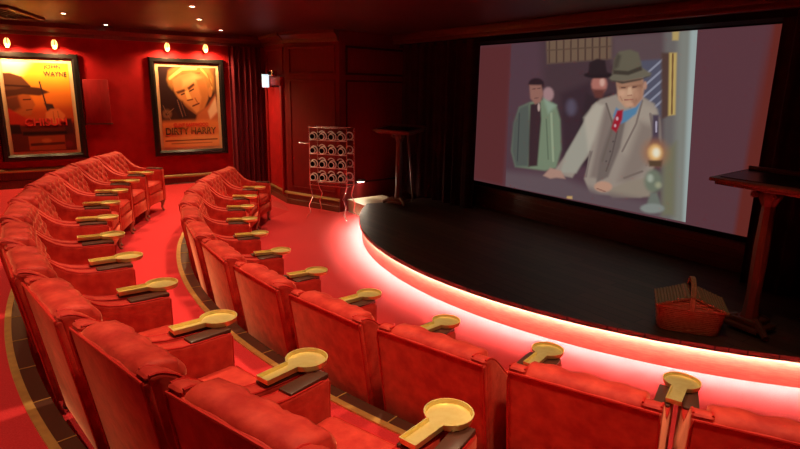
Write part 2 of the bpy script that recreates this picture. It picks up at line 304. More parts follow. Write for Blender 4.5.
('l',[(0.8503,0.5264),(0.8529,0.4718)],(190,180,200),0.0048),
('p',[(0.9022,0.3625),(0.8988,0.3338),(0.8867,0.3094),(0.8679,0.294),(0.846,0.2907),(0.8255,0.3006),(0.8104,0.3219),(0.804,0.3502),(0.8077,0.3797),(0.8205,0.4045),(0.8399,0.4193),(0.8618,0.4216),(0.8818,0.4111),(0.8961,0.39)],(176,120,84),0.0388),
('p',[(0.8826,0.36),(0.8807,0.3408),(0.8735,0.3246),(0.8624,0.3146),(0.8495,0.3128),(0.8374,0.3197),(0.8285,0.334),(0.8246,0.3528),(0.8266,0.3723),(0.8341,0.3886),(0.8454,0.3984),(0.8583,0.3998),(0.8703,0.3927),(0.8789,0.3785)],(250,200,130),0.0155),
('p',[(0.8739,0.3589),(0.8729,0.3481),(0.869,0.339),(0.863,0.3335),(0.8561,0.3325),(0.8496,0.3365),(0.8448,0.3445),(0.8427,0.355),(0.8438,0.366),(0.8477,0.3751),(0.8538,0.3806),(0.8607,0.3814),(0.8671,0.3774),(0.8718,0.3694)],(255,248,220),0.0116),
('p',[(0.8245,0.3082),(0.8869,0.317),(0.8841,0.2838),(0.8306,0.2757)],(96,74,56),0.0077),
('p',[(0.8924,0.2031),(0.8898,0.1741),(0.88,0.1492),(0.8646,0.1334),(0.8467,0.1298),(0.8297,0.1393),(0.8172,0.1603),(0.8117,0.1886),(0.8144,0.2183),(0.8248,0.2434),(0.8405,0.2588),(0.8585,0.2617),(0.8751,0.2516),(0.8871,0.2307)],(122,130,112),0.0155),
('p',[(0.8518,0.2124),(0.8509,0.2027),(0.8476,0.1943),(0.8423,0.1891),(0.8363,0.188),(0.8306,0.1913),(0.8265,0.1983),(0.8247,0.2077),(0.8256,0.2176),(0.829,0.2259),(0.8342,0.2311),(0.8403,0.2321),(0.8459,0.2288),(0.85,0.2217)],(176,184,166),0.0116),
('p',[(0.889,0.1806),(0.8881,0.1732),(0.8847,0.1669),(0.8796,0.1627),(0.8737,0.1616),(0.8682,0.1637),(0.8642,0.1687),(0.8626,0.1756),(0.8636,0.183),(0.867,0.1894),(0.8722,0.1935),(0.878,0.1946),(0.8835,0.1924),(0.8874,0.1874)],(170,170,140),0.0116),
('p',[(0.8423,0.1272),(0.8735,0.1335),(0.8948,0.0609),(0.8278,0.0456)],(120,126,116),0.0093),
('p',[(0.9083,0.0531),(0.9038,0.0401),(0.8897,0.0272),(0.8687,0.0168),(0.8447,0.011),(0.8226,0.0111),(0.8067,0.0172),(0.8007,0.0281),(0.8056,0.0415),(0.8205,0.0547),(0.8422,0.065),(0.8661,0.0704),(0.8876,0.0698),(0.9026,0.0637)],(146,152,146),0.0093)]
WESTERN=[
('p',[(-0.1047,1.091),(1.0999,1.0479),(1.0842,-0.0721),(-0.1631,-0.0557)],(214,112,40),0.004),
('p',[(-0.1047,1.091),(1.0999,1.0479),(1.0629,0.7474),(-0.1204,0.7825)],(246,176,52),0.1607),
('p',[(-0.1047,1.091),(0.5048,1.0692),(0.2263,0.8391),(-0.1187,0.816)],(255,238,160),0.0729),
('p',[(-0.1346,0.5052),(1.0613,0.5232),(1.0462,-0.0716),(-0.1631,-0.0557)],(176,70,34),0.0809),
('p',[(-0.1426,0.348),(1.0328,0.3384),(1.0462,-0.0716),(-0.1631,-0.0557)],(92,36,28),0.0406),
('p',[(-0.0847,0.6492),(0.3449,0.6441),(0.3897,0.588),(0.4175,0.533),(0.3803,0.4896),(0.341,0.4215),(0.1504,0.4039),(-0.0935,0.4883)],(168,84,44),0.0163),
('p',[(-0.0874,0.6005),(0.1681,0.6359),(0.199,0.4971),(0.0287,0.438),(-0.0935,0.4883)],(104,50,34),0.0284),
('l',[(0.2481,0.5885),(0.3568,0.5921)],(80,36,24),0.0094),
('l',[(0.2716,0.4733),(0.3627,0.4774)],(110,46,32),0.0078),
('p',[(-0.0907,0.5393),(0.184,0.4125),(0.3498,0.3407),(0.3452,0.2918),(-0.103,0.3132)],(176,44,32),0.0163),
('p',[(-0.072,0.8822),(0.1009,0.8835),(0.2694,0.8444),(0.3875,0.741),(0.3383,0.6638),(-0.0833,0.6754)],(96,54,36),0.0122),
('p',[(-0.0826,0.6885),(0.173,0.7011),(0.3448,0.7357),(0.5118,0.7242),(0.6646,0.6742),(0.5023,0.6333),(0.2529,0.6466),(-0.0872,0.6037)],(74,38,28),0.0122),
('l',[(-0.0366,0.7467),(0.3701,0.7349)],(60,30,24),0.0125),
('l',[(0.5268,0.7865),(0.5992,0.4655)],(52,34,38),0.0156),
('p',[(0.5556,0.5518),(0.6896,0.5389),(0.7152,0.4815),(0.6059,0.4528)],(58,36,36),0.0122),
('p',[(0.5638,0.4413),(0.6502,0.4831),(0.7727,0.4864),(0.8683,0.4156),(0.8213,0.3064),(0.5494,0.3121)],(206,112,62),0.0163),
('l',[(0.6789,0.4511),(0.6887,0.3336)],(140,64,40),0.0062),
('l',[(0.7525,0.4556),(0.7687,0.3319)],(140,64,40),0.0062),
('p',[(-0.103,0.3132),(0.1431,0.3082),(0.1595,0.2045),(-0.1087,0.2095)],(44,26,28),0.0122),
('p',[(0.8464,0.373),(0.9581,0.3706),(0.9786,0.1895),(0.8373,0.1921)],(64,32,36),0.0203),
('p',[(0.1776,0.2283),(0.8581,0.2274),(0.8688,0.1915),(0.1742,0.1862)],(40,24,24),0.0122),
('p',[(0.2457,0.173),(0.82,0.1805),(0.82,0.0112),(0.2473,0.0081)],(150,66,40),0.0081),
('l',[(0.2853,0.0775),(0.7993,0.0868)],(86,36,28),0.0188),
('p',[(0.6069,0.1193),(0.5979,0.1092),(0.5751,0.1014),(0.543,0.0974),(0.5078,0.098),(0.4766,0.103),(0.4555,0.1116),(0.4487,0.1219),(0.4577,0.132),(0.4806,0.1399),(0.5129,0.1439),(0.5482,0.1433),(0.5794,0.1382),(0.6003,0.1296)],(184,96,56),0.0163),
('p',[(0.9376,0.0729),(0.9289,0.0555),(0.9096,0.0417),(0.8837,0.0343),(0.8561,0.0347),(0.8323,0.0429),(0.817,0.0572),(0.8133,0.0749),(0.8219,0.0925),(0.8412,0.1064),(0.8674,0.1139),(0.8951,0.1134),(0.919,0.1051),(0.9341,0.0906)],(120,36,44),0.0244)]
DETECTIVE=[
('p',[(-0.1447,1.0855),(1.2126,1.1036),(1.1228,-0.093),(-0.1319,-0.0678)],(58,36,32),0.0047),
('p',[(0.4114,1.0221),(1.0022,1.0288),(1.0073,0.6685),(0.8178,0.8476)],(120,80,48),0.0648),
('p',[(0.0,1.0),(0.2552,1.0028),(0.2121,0.7734),(0.2651,0.4556),(0.004,0.3867)],(52,32,32),0.0278),
('p',[(0.1304,0.8433),(0.1691,0.9491),(0.3069,1.0068),(0.6716,1.0108),(0.8813,0.9844),(0.9592,0.8845),(0.959,0.7405),(0.8775,0.6504),(0.8204,0.7401),(0.7768,0.8653),(0.5607,0.9314),(0.2967,0.8726),(0.2129,0.717),(0.1557,0.7731)],(168,116,62),0.0278),
('l',[(0.1826,0.8577),(0.4082,0.9796),(0.649,0.9892)],(232,190,112),0.0249),
('l',[(0.2404,0.8088),(0.4034,0.9159),(0.7184,0.9328)],(120,78,46),0.0107),
('l',[(0.7433,0.983),(0.903,0.8482),(0.9163,0.7404)],(210,160,92),0.0178),
('l',[(0.8551,0.9196),(0.919,0.7764)],(150,100,52),0.0143),
('p',[(0.2226,0.8439),(0.3505,0.9013),(0.5618,0.9456),(0.7781,0.8832),(0.8403,0.7222),(0.8321,0.6145),(0.7484,0.4891),(0.6058,0.4182),(0.4751,0.4902),(0.3269,0.5899),(0.2427,0.7029)],(214,142,84),0.0232),
('p',[(0.398,0.845),(0.6115,0.9105),(0.7342,0.8614),(0.5494,0.7819),(0.3905,0.7458)],(234,172,108),0.037),
('p',[(0.3776,0.5756),(0.5273,0.49),(0.6064,0.4254),(0.4746,0.483)],(150,88,54),0.0278),
('l',[(0.5999,0.6181),(0.6382,0.5681)],(150,88,56),0.0107),
('p',[(0.6382,0.8465),(0.7781,0.8832),(0.8403,0.7222),(0.8321,0.6145),(0.7484,0.4891),(0.6606,0.4465),(0.7169,0.6324)],(188,118,64),0.0278),
('p',[(0.273,0.6959),(0.4205,0.7317),(0.4496,0.7034),(0.3018,0.6677)],(90,50,34),0.0139),
('p',[(0.4736,0.7461),(0.5935,0.8106),(0.6123,0.7822),(0.5028,0.7177)],(90,50,34),0.0139),
('l',[(0.3633,0.6607),(0.4162,0.6749)],(52,30,28),0.0107),
('l',[(0.5121,0.7035),(0.5876,0.7322)],(52,30,28),0.0107),
('p',[(0.4288,0.7033),(0.4819,0.7177),(0.5464,0.6039),(0.4618,0.5897)],(244,186,112),0.0139),
('l',[(0.4618,0.5897),(0.5569,0.6039)],(120,64,40),0.0107),
('l',[(0.5504,0.5184),(0.6687,0.5538)],(112,56,42),0.0125),
('p',[(0.9183,0.6972),(0.9125,0.6691),(0.9005,0.6466),(0.8845,0.6341),(0.8679,0.6341),(0.8539,0.6466),(0.8453,0.669),(0.8437,0.6971),(0.8495,0.7251),(0.8615,0.7477),(0.8774,0.7602),(0.894,0.7603),(0.9081,0.7478),(0.9168,0.7253)],(196,128,72),0.0139),
('p',[(0.6274,0.4252),(0.8254,0.5247),(0.9751,0.6685),(1.0231,0.3073),(1.023,0.1626),(0.5635,0.2757)],(186,104,62),0.0278),
('p',[(0.82,0.4529),(0.9723,0.6325),(1.0017,0.452),(0.8544,0.3448)],(226,190,150),0.0232),
('p',[(0.9158,0.3083),(1.0258,0.3434),(1.023,0.1626),(0.8734,0.1717)],(40,26,26),0.0185),
('p',[(0.175,0.4208),(0.1651,0.3963),(0.1408,0.3769),(0.1072,0.3662),(0.0709,0.3665),(0.039,0.3776),(0.018,0.3973),(0.0118,0.4217),(0.0217,0.4461),(0.0457,0.4655),(0.0792,0.4762),(0.1156,0.4761),(0.1475,0.465),(0.1688,0.4453)],(130,90,66),0.0232),
('p',[(0.1187,0.4211),(0.1156,0.4135),(0.1081,0.4074),(0.0976,0.4041),(0.0862,0.4041),(0.0763,0.4076),(0.0697,0.4138),(0.0677,0.4214),(0.0708,0.429),(0.0784,0.4351),(0.0888,0.4384),(0.1002,0.4384),(0.1102,0.4349),(0.1168,0.4288)],(24,16,18),0.0093),
('l',[(0.0932,0.4213),(0.2163,0.4912)],(150,110,84),0.0054),
('l',[(0.0932,0.4213),(0.035,0.527)],(150,110,84),0.0054),
('l',[(0.0932,0.4213),(0.1538,0.3433)],(150,110,84),0.0054),
('p',[(0.2528,0.6323),(0.3779,0.5792),(0.467,0.3835),(0.3086,0.3491),(0.2163,0.4912)],(44,30,34),0.0278),
('l',[(0.2861,0.597),(0.3631,0.3842)],(150,110,90),0.0071),
('l',[(0.3465,0.5757),(0.4161,0.398)],(120,84,70),0.0071),
('p',[(-0.0307,0.3308),(1.0474,0.3433),(1.0363,-0.0913),(-0.051,-0.0694)],(216,130,70),0.037),
('p',[(-0.0134,0.1585),(1.0553,0.1621),(1.0363,-0.0913),(-0.0206,-0.07)],(226,160,96),0.0278),
('l',[(0.0318,0.084),(0.9638,0.091)],(110,56,40),0.0089),
('l',[(0.1313,0.0471),(0.8642,0.0493)],(160,96,60),0.0057)]

def paint_grid(items,U,V,base):
    col=np.empty(U.shape+(3,)); col[:]=np.array(lin(base))
    for kind,pts,c,soft in items:
        P=np.array(pts); c=np.array(lin(c)); n=len(P)
        d=np.full(U.shape,9.0); ins=np.zeros(U.shape,bool)
        rng=range(n if kind=='p' else n-1)
        for i in rng:
            a=P[i]; q=P[(i+1)%n]; e=q-a
            t=np.clip(((U-a[0])*e[0]+(V-a[1])*e[1])/max(e@e,1e-12),0,1)
            d=np.minimum(d,np.hypot(U-a[0]-t*e[0],V-a[1]-t*e[1]))
            if kind=='p':
                cond=((a[1]>V)!=(q[1]>V)); 
                with np.errstate(divide='ignore',invalid='ignore'):
                    xi=a[0]+(V-a[1])*(e[0]/(e[1] if abs(e[1])>1e-12 else 1e-12))
                ins^=cond&(U<xi)
        if kind=='p': w=np.clip(.5+np.where(ins,d,-d)/(2*max(soft,1e-4)),0,1)
        else: w=np.clip(1.0-(d-soft*.5)/(soft*.6),0,1)
        w=w*w*(3-2*w)
        col=col*(1-w[...,None])+c*w[...,None]
    return col
def print_sheet(name,corners,items,nu,nv,base,m,parent,thick):
    # corners: top-left, top-right, bottom-right, bottom-left of a flat sheet; thick: vector to its back
    tl,tr,brr,bl=[Vector(p) for p in corners]
    us=np.linspace(0,1,nu); vs=np.linspace(0,1,nv); U,V=np.meshgrid(us,vs)
    col=paint_grid(items,U,V,base)
    vt=[];
    for j in range(nv):
        for i in range(nu):
            u,v=us[i],vs[j]
            vt.append((bl*(1-u)+brr*u)*(1-v)+(tl*(1-u)+tr*u)*v)
    fs=[(j*nu+i,j*nu+i+1,(j+1)*nu+i+1,(j+1)*nu+i) for j in range(nv-1) for i in range(nu-1)]
    k=len(vt); th=Vector(thick)
    vt+= [bl+th,brr+th,tr+th,tl+th]
    e0=[0,nu-1,nu*nv-1,nu*(nv-1)]
    fs.append((k+3,k+2,k+1,k))
    for q in range(4):
        a,bq=q,(q+1)%4
        edge={0:[i for i in range(nu)],1:[j*nu+nu-1 for j in range(nv)],2:[nu*(nv-1)+i for i in range(nu-1,-1,-1)],3:[j*nu for j in range(nv-1,-1,-1)]}[q]
        fs.append(tuple(edge[::-1])+(k+a,k+bq))
    me=bpy.data.meshes.new(name); me.from_pydata([tuple(v) for v in vt],[],fs); me.update()
    at=me.color_attributes.new('print','FLOAT_COLOR','POINT')
    flat=np.ones((len(vt),4),dtype=np.float32); flat[:nu*nv,:3]=col.reshape(-1,3); flat[nu*nv:,:3]=lin(base)
    at.data.foreach_set('color',flat.ravel())
    me.materials.append(m)
    o=bpy.data.objects.new(name,me); C.objects.link(o); o.parent=parent
    return o
def lettering(text,h,w,pos,rot,m,parent,name='lettering'):
    cu=bpy.data.curves.new('t','FONT'); cu.body=text; cu.align_x='CENTER'; cu.align_y='CENTER'; cu.size=1; cu.extrude=.002; cu.offset=.014
    t=bpy.data.objects.new('t',cu); C.objects.link(t)
    dg=bpy.context.evaluated_depsgraph_get(); dg.update()
    me=bpy.data.meshes.new_from_object(t.evaluated_get(dg)); bpy.data.objects.remove(t); bpy.data.curves.remove(cu)
    xs=[v.co.x for v in me.vertices]; ys=[v.co.y for v in me.vertices]
    sx=w/(max(xs)-min(xs)); sy=h/(max(ys)-min(ys)); cx=(max(xs)+min(xs))/2; cy=(max(ys)+min(ys))/2
    for v in me.vertices: v.co=((v.co.x-cx)*sx,(v.co.y-cy)*sy,v.co.z)
    me.name=name; me.materials.clear(); me.materials.append(m)
    o=bpy.data.objects.new(name,me); C.objects.link(o); o.location=pos; o.rotation_euler=rot; o.parent=parent
    return o

# ------------------------------------------------------------------ layout numbers (metres, stage centre near the origin)
WX=-6.6; CEIL=3.1
SX,SY,SR,SZ=-.02,-.215,4.8626,.268
T2,T3=.318,.443
F_R,F_T,F_D=6.590,236.654,R(0)+6.26      # front row of trays: radius, first angle, pitch
B_R,B_T,B_D=7.994,242.034,5.1294
EDGE1,EDGE2=7.275,8.675

# ------------------------------------------------------------------ setting
f=MB(); f.box((.2,-5.75,-.1),(13.6,11.5,.2))
struct('floor',f,M['carpet'],smooth=False)
def tier(r,a0,a1,left,right,zt):
    n=60; arc=[(r*math.cos(R(a0+(a1-a0)*i/n)),r*math.sin(R(a0+(a1-a0)*i/n))) for i in range(n+1)]
    poly=arc+[(7,arc[-1][1]),(7,-11.5),(WX,-11.5),left]
    return MB().prism(poly,'z',0.0,zt)
struct('floor_middle',tier(EDGE1,229,322,(WX,-5.6),None,T2),M['carpet'],smooth=False)
struct('floor_rear',tier(EDGE2,235,322,(WX,-7.15),None,T3),M['carpet'],smooth=False)
b=bmesh.new()
e=(EDGE1*math.cos(R(229)),EDGE1*math.sin(R(229)))
top=[(WX,-5.6,T2),(e[0],e[1],T2)]; bot=[(WX,-4.4,0.001),(-5.3,-4.42,0.001),(-4.6,-4.6,0.001),(-4.2,-5.2,0.001)]
V=[b.verts.new(p) for p in top+bot]
b.faces.new((V[0],V[2],V[3])); b.faces.new((V[0],V[3],V[1])); b.faces.new((V[1],V[3],V[4])); b.faces.new((V[1],V[4],V[5]))
bmesh.ops.recalc_face_normals(b,faces=b.faces)
struct('floor_ramp',b,M['carpet'],smooth=False)
for i,(rr,z,a0) in enumerate(((7.405,T2,229.3),(8.7755,T3,235.3))):
    t=bpy.data.objects.new('trim_%d'%(i+1),None); C.objects.link(t); t['kind']='structure'
    g=MB(); g.ring(0,0,rr-.042,rr,z-.01,z+.012,a0,320,140); obj('brass_nosing',g,M['nosing'],t)
    g=MB(); g.ring(0,0,rr-.128,rr-.042,z-.02,z+.006,a0,320,140); obj('wood_band',g,M['darkwood'],t)
    g=MB(); 
    for k in range(26):
        a=R(a0+3.2*k+1); g.box(((rr-.085)*math.cos(a),(rr-.085)*math.sin(a),z+.007),(.09,.008,.004),rot=Matrix.Rotation(a,4,'Z'))
    obj('brass_dividers',g,M['nosing'],t)
c=MB(); c.box((.2,-5.75,CEIL+.1),(13.6,11.9,.2)); struct('ceiling',c,M['ceil'],smooth=False)
w=MB(); w.box((WX-.1,-5.75,CEIL/2),(.2,11.9,CEIL)); struct('wall_left',w,M['wallred'],smooth=False)
w=MB(); w.box((7.1,-5.75,CEIL/2),(.2,11.9,CEIL)); struct('wall_right',w,M['wallred'],smooth=False)
w=MB(); w.box((.2,-11.6,CEIL/2),(13.6,.2,CEIL)); struct('wall_back',w,M['wallred'],smooth=False)
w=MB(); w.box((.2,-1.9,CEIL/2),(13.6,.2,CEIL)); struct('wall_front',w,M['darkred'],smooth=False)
# wood dado under the screen
w=MB(); w.box((-.3,-2.08,.268+.17),(8.0,.16,.34),bev=.006)
for z in (.33,.42,.51,.59): w.box((-.3,-2.165,z),(8.0,.02,.018),bev=.005)
struct('baseboard_front',w,M['darkwood'])
# cornices
def cornice(name,p0,p1,nrm,z0=2.90):
    p0=Vector((*p0,0));p1=Vector((*p1,0));n=Vector((*nrm,0)).normalized();d=(p1-p0);L=d.length;d.normalize()
    m4=Matrix(((d.x,-n.x,0,p0.x),(d.y,-n.y,0,p0.y),(0,0,1,0),(0,0,0,1)))
    prof=[(0,z0),(-.03,z0),(-.045,z0+.03),(-.045,z0+.06),(-.10,z0+.12),(-.13,z0+.13),(-.13,CEIL),(0,CEIL)]
    return struct(name,MB().prism(prof,'x',0,L,mtx=m4),M['mahog'],ang=30)
cornice('trim_3',(WX,-11.5),(WX,-4.2),(1,0))
def skirting(name,p0,p1,nrm,z0,h,m='mahog'):
    p0=Vector((*p0,0));p1=Vector((*p1,0));n=Vector((*nrm,0)).normalized();d=(p1-p0);L=d.length;d.normalize()
    m4=Matrix(((d.x,-n.x,0,p0.x),(d.y,-n.y,0,p0.y),(0,0,1,z0),(0,0,0,1)))
    g=bpy.data.objects.new(name,None); C.objects.link(g); g['kind']='structure'
    obj('board',MB().prism([(0,0),(-.035,0),(-.035,h*.40),(-.022,h*.44),(-.022,h*.80),(0,h*.80)],'x',0,L,mtx=m4),M[m],g,ang=30)
    obj('moulding',MB().prism([(0,h*.80),(-.04,h*.80),(-.05,h*.86),(-.042,h*.95),(-.02,h),(0,h)],'x',0,L,mtx=m4),M['gold'],g,ang=30)
    return g
skirting('baseboard_left',(WX,-11.5),(WX,-7.35),(1,0),T3,.33)
skirting('baseboard_left_aisle',(WX,-7.35),(WX,-4.95),(1,0),.20,.30)
# soffit above the screen
s=MB(); s.box((.1,-2.35,3.03),(9.0,.60,.16),bev=.01); s.box((.1,-2.66,3.05),(9.0,.05,.10),bev=.012); s.box((.1,-2.64,2.965),(9.0,.03,.05),bev=.01)
struct('trim_4',s,M['mahog'])
s=MB(); s.box((.1,-2.30,2.915),(8.9,.40,.07)); struct('trim_5',s,M['blackcloth'])
# pier between the aisle and the stage: red panelled, with the doorway
P0,P1,P2,P3=(WX,-4.2),(-5.30,-4.31),(-4.10,-3.85),(-4.35,-2.0)
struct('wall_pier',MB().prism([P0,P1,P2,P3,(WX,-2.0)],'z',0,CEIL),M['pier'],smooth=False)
def face_matrix(a,bq):
    a=Vector((*a,0));bq=Vector((*bq,0));d=(bq-a);L=d.length;d.normalize();n=Vector((d.y,-d.x,0))
    return Matrix(((d.x,-n.x,0,a.x),(d.y,-n.y,0,a.y),(0,0,1,0),(0,0,0,1))),L
def moulding(mb,x0,x1,z0,z1,w,t,mtx):
    for (c,d) in (((x0+x1)/2,(z0)), ((x0+x1)/2,(z1))):
        mb.box((c,-t/2,d),(x1-x0+w,t,w),bev=t*.3,mtx=mtx)
    for x in (x0,x1): mb.box((x,-t/2,(z0+z1)/2),(w,t,z1-z0-w),bev=t*.3,mtx=mtx)
mt,L=face_matrix(P0,P1)
d=bpy.data.objects.new('door_1',None); C.objects.link(d); d['kind']='structure'
obj('door_panel',MB().box((L*.55,-.012,1.17),(L*.70,.024,1.98),bev=.004,mtx=mt),M['wallred'],d)
g=MB(); g.box((L*.55,-.04,2.26),(L*.80,.08,.16),bev=.01,mtx=mt)
g.box((L*.20,-.03,1.17),(.09,.06,2.02),bev=.01,mtx=mt); g.box((L*.90,-.03,1.17),(.09,.06,2.02),bev=.01,mtx=mt); obj('door_frame',g,M['panelred'],d)
g=MB(); moulding(g,L*.2,L*.92,2.40,2.84,.04,.02,mt)
mt2,L2=face_matrix(P1,P2)
moulding(g,.12,L2-.10,2.40,2.84,.04,.02,mt2); moulding(g,.12,L2-.10,.34,2.28,.03,.014,mt2)
struct('trim_6',g,M['pier'])
cornice('trim_7',P0,P1,(-.08,-1),2.92); cornice('trim_8',P1,P2,(.36,-.93),2.92)
skirting('baseboard_pier',P0,P1,(-.08,-1),0,.24); skirting('baseboard_pier_front',P1,P2,(.36,-.93),0,.24)
mt3,L3=face_matrix(P2,P3)
g=MB(); moulding(g,.15,L3-.15,2.40,2.84,.04,.02,mt3); moulding(g,.15,L3-.15,.5,2.28,.03,.014,mt3); struct('trim_9',g,M['darkred'])  # burgundy here puts the recess's shade into the colour

# ------------------------------------------------------------------ stage
t=thing('stage','low curved stage with dark plank deck and glowing light edge','stage',(SX,SY,0))
A0,A1=212,330
def sector(r,z0,z1,bev=0):
    n=160; pts=[]
    for i in range(n+1):
        a=R(A0+(A1-A0)*i/n); pts.append((r*math.cos(a),r*math.sin(a)))
    yb=-2.16-SY
    pts=[p for p in pts if p[1]<yb and p[0]>-3.44-SX]
    pts=pts+[(pts[-1][0],yb),(-3.36-SX,yb),(-3.34-SX,-3.45-SY)]
    return MB().prism(pts,'z',z0,z1)
obj('deck',sector(SR,SZ-.030,SZ),M['deck'],t,ang=30)
g=MB(); g.ring(0,0,SR-.009,SR,SZ-.044,SZ-.030,225.5,A1-4.5,150); obj('lip',g,M['blackcloth'],t)
obj('fascia',sector(SR-.045,0,SZ-.031),M['fascia'],t,ang=30)
g=MB(); g.ring(0,0,SR-.038,SR-.012,SZ-.033,SZ-.0305,225.5,A1-4.5,150); obj('light_tape',g,M['led'],t)

t=thing('added_landing_step','added pale landing step at the left end of the stage, under added light','step',(-3.75,-3.3,0))  # made-up pale block, added to show a bright patch beside the stage
obj('step_body',MB().prism([(-.32,-.40),(.27,-.42),(.37,-.17),(.35,.35),(-.37,.35)],'z',0,.20),M['palewood'],t)
obj('step_top',MB().prism([(-.32,-.41),(.28,-.43),(.38,-.17),(.36,.36),(-.38,.36)],'z',.20,.225),M['palewood'],t)
t=thing('added_step_light','small added light low on the pier, brightening the landing step','lamp',(-4.17,-3.42,.52))  # lamp added to whiten the step; no fixture is known here
obj('hood',MB().box((.02,0,.02),(.16,.16,.05),bev=.008),M['steel'],t); obj('lit_face',MB().box((.02,0,-.008),(.12,.12,.008)),M['lens'],t)
# ------------------------------------------------------------------ projection screen
t=thing('projection_screen','large lit cinema screen showing men in hats, behind the stage','screen',(-.345,-2.1,.665))
x0,x1,z0,z1=-2.58,1.945,.665,2.866
def loc(p,o): return tuple(Vector(p)-Vector(o))
O=(-.345,-2.1,.665)
spill_bars=[('p',[(0,0),(.16,0),(.16,1),(0,1)],(102,50,52),.012),('p',[(.955,-.1),(1.1,-.1),(1.1,1.1),(.965,1.1)],(112,46,40),.004)]  # red room light on the screen sides, painted as glowing colour
print_sheet('canvas',[loc(p,O) for p in ((x0,-2.085,z1),(x1,-2.085,z1),(x1,-2.085,z0),(x0,-2.085,z0))],spill_bars,80,40,(100,62,70),M['film'],t,(0,.04,0))
print_sheet('film_picture',[loc(p,O) for p in ((-1.854,-2.09,2.861),(1.024,-2.09,2.864),(1.189,-2.09,.69),(-1.796,-2.09,.675))],FILM,330,250,(92,66,76),M['film'],t,(0,.003,0))
g=MB(); fw=.09
for c,dm in ((((x0+x1)/2,-2.08,z0-fw/2),(x1-x0+2*fw,.09,fw)),(((x0+x1)/2,-2.08,z1+fw/2),(x1-x0+2*fw,.09,fw)),((x0-fw/2,-2.08,(z0+z1)/2),(fw,.09,z1-z0)),((x1+fw/2,-2.08,(z0+z1)/2),(fw,.09,z1-z0))):
    g.box(loc(c,O),dm)
obj('black_border',g,M['blackcloth'],t)

# ------------------------------------------------------------------ curtains
def curtain(name,label,a,bq,z0,z1,amp,wl,m,thick=.02):
    a=Vector(a);bq=Vector(bq);d=bq-a;L=d.length;d.normalize();n=Vector((-d.y,d.x))
    N=int(L/wl*12); fr=[];bk=[]
    for i in range(N+1):
        s_=L*i/N; o_=amp*math.sin(2*PI*s_/wl+.6*math.sin(s_*2.3))+amp*.35*math.sin(2*PI*s_/wl*2.3+1)
        p=a+d*s_+n*o_; fr.append(tuple(p)); bk.append(tuple(p+n*thick))
    mid=(a+bq)/2
    o=obj(name,MB().prism([(p[0]-mid.x,p[1]-mid.y) for p in fr+bk[::-1]],'z',0,z1-z0),m,ang=60)
    o.location=(mid.x,mid.y,z0); return tag(o,label,'curtain')
curtain('stage_curtain','dark pleated stage curtain at the left edge of the screen',(-4.2,-2.50),(-2.18,-2.50),SZ+.002,2.93,.055,.24,M['darkred'])
curtain('stage_curtain','dark pleated stage curtain at the right edge of the screen',(2.05,-2.50),(4.0,-2.50),SZ+.002,2.93,.055,.24,M['darkred'])
curtain('wall_curtain','plum pleated curtain on the wall between detective poster and doorway',(WX+.09,-4.93),(WX+.09,-4.30),.17,2.90,.03,.11,M['plum'])

# ------------------------------------------------------------------ posters with lamps
def poster(y0,y1,z0,z1,items,label,base,texts,n=(120,180)):
    t=thing('framed_poster',label,'poster',(WX,(y0+y1)/2,z0)); O=Vector((WX,(y0+y1)/2,z0))
    W,H=y1-y0,z1-z0; fr=.105
    prof=[(0,0),(0,.045),(.02,.06),(.07,.06),(fr,.03),(fr,0)]   # (inward, out)
    b=bmesh.new(); cs=[(-W/2,0,1,1),(W/2,0,-1,1),(W/2,H,-1,-1),(-W/2,H,1,-1)]
    rings=[[b.verts.new((o_,y+sy*i_,z+sz*i_)) for i_,o_ in prof] for y,z,sy,sz in cs]
    for q in range(4):
        A=rings[q];B=rings[(q+1)%4]
        for k in range(len(prof)-1): b.faces.new((A[k],A[k+1],B[k+1],B[k]))
    bmesh.ops.recalc_face_normals(b,faces=b.faces)
    obj('frame',b,M['black'],t,ang=20)
    obj('mount',MB().box((.012,0,H/2),(.02,W-2*fr+.01,H-2*fr+.01)),M['cream'],t)
    a=W/2-fr-.055; zb=fr+.05; zt=H-fr-.05
    s=print_sheet('print',[(.026,-a,zt),(.026,a,zt),(.026,a,zb),(.026,-a,zb)],items,n[0],n[1],base,M['print'],t,(-.003,0,0))
    for txt,u,v,w_,h_,m_ in texts:
        lettering(txt,h_*(zt-zb),w_*2*a,(.029,-a+2*a*u,zb+(zt-zb)*v),(PI/2,0,PI/2),M[m_],t)
    return t
poster(-8.70,-7.47,.89,2.63,WESTERN,'orange framed western film poster, man in hat with pistol','(0)' and (176,80,36),
   [('JOHN',.745,.955,.27,.054,'ink'),('WAYNE',.785,.880,.36,.056,'ink'),('CHISUM',.555,.335,.66,.085,'inkred')])
poster(-6.37,-5.02,.86,2.64,DETECTIVE,'framed film poster with a large blond man\'s face, beside plum curtain',(90,56,46),
   [('CLINT EASTWOOD',.5,.285,.62,.045,'inkred'),('DIRTY HARRY',.5,.205,.90,.085,'ink'),('DIRTY HARRY',.5,.212,.86,.066,'inkyellow')])
def sconce(y,z,label):
    t=thing('picture_light',label,'lamp',(WX,y,z),group='shell picture lights above the posters')
    obj('wall_plate',MB().lathe([(0,0),(.03,0),(.03,.012),(0,.014)],16,Matrix.Rotation(PI/2,4,'Y')),M['brass'],t)
    g=MB(); g.tube([(.01,0,0),(.05,0,.01),(.09,0,-.01)],.008); obj('arm',g,M['brass'],t)
    g=MB(); g.lathe([(.0,-.075),(.022,-.07),(.04,-.035),(.045,0),(.04,.035),(.022,.07),(0,.075)],18,Matrix.Translation((.10,0,0))); obj('glass_shade',g,M['bulb'],t)
    g=MB(); g.tube([(.10+.047*math.cos(a),0,.077*math.sin(a)) for a in np.linspace(-PI/2,PI/2,13)],.007); obj('shade_band',g,M['brass'],t)
    return t
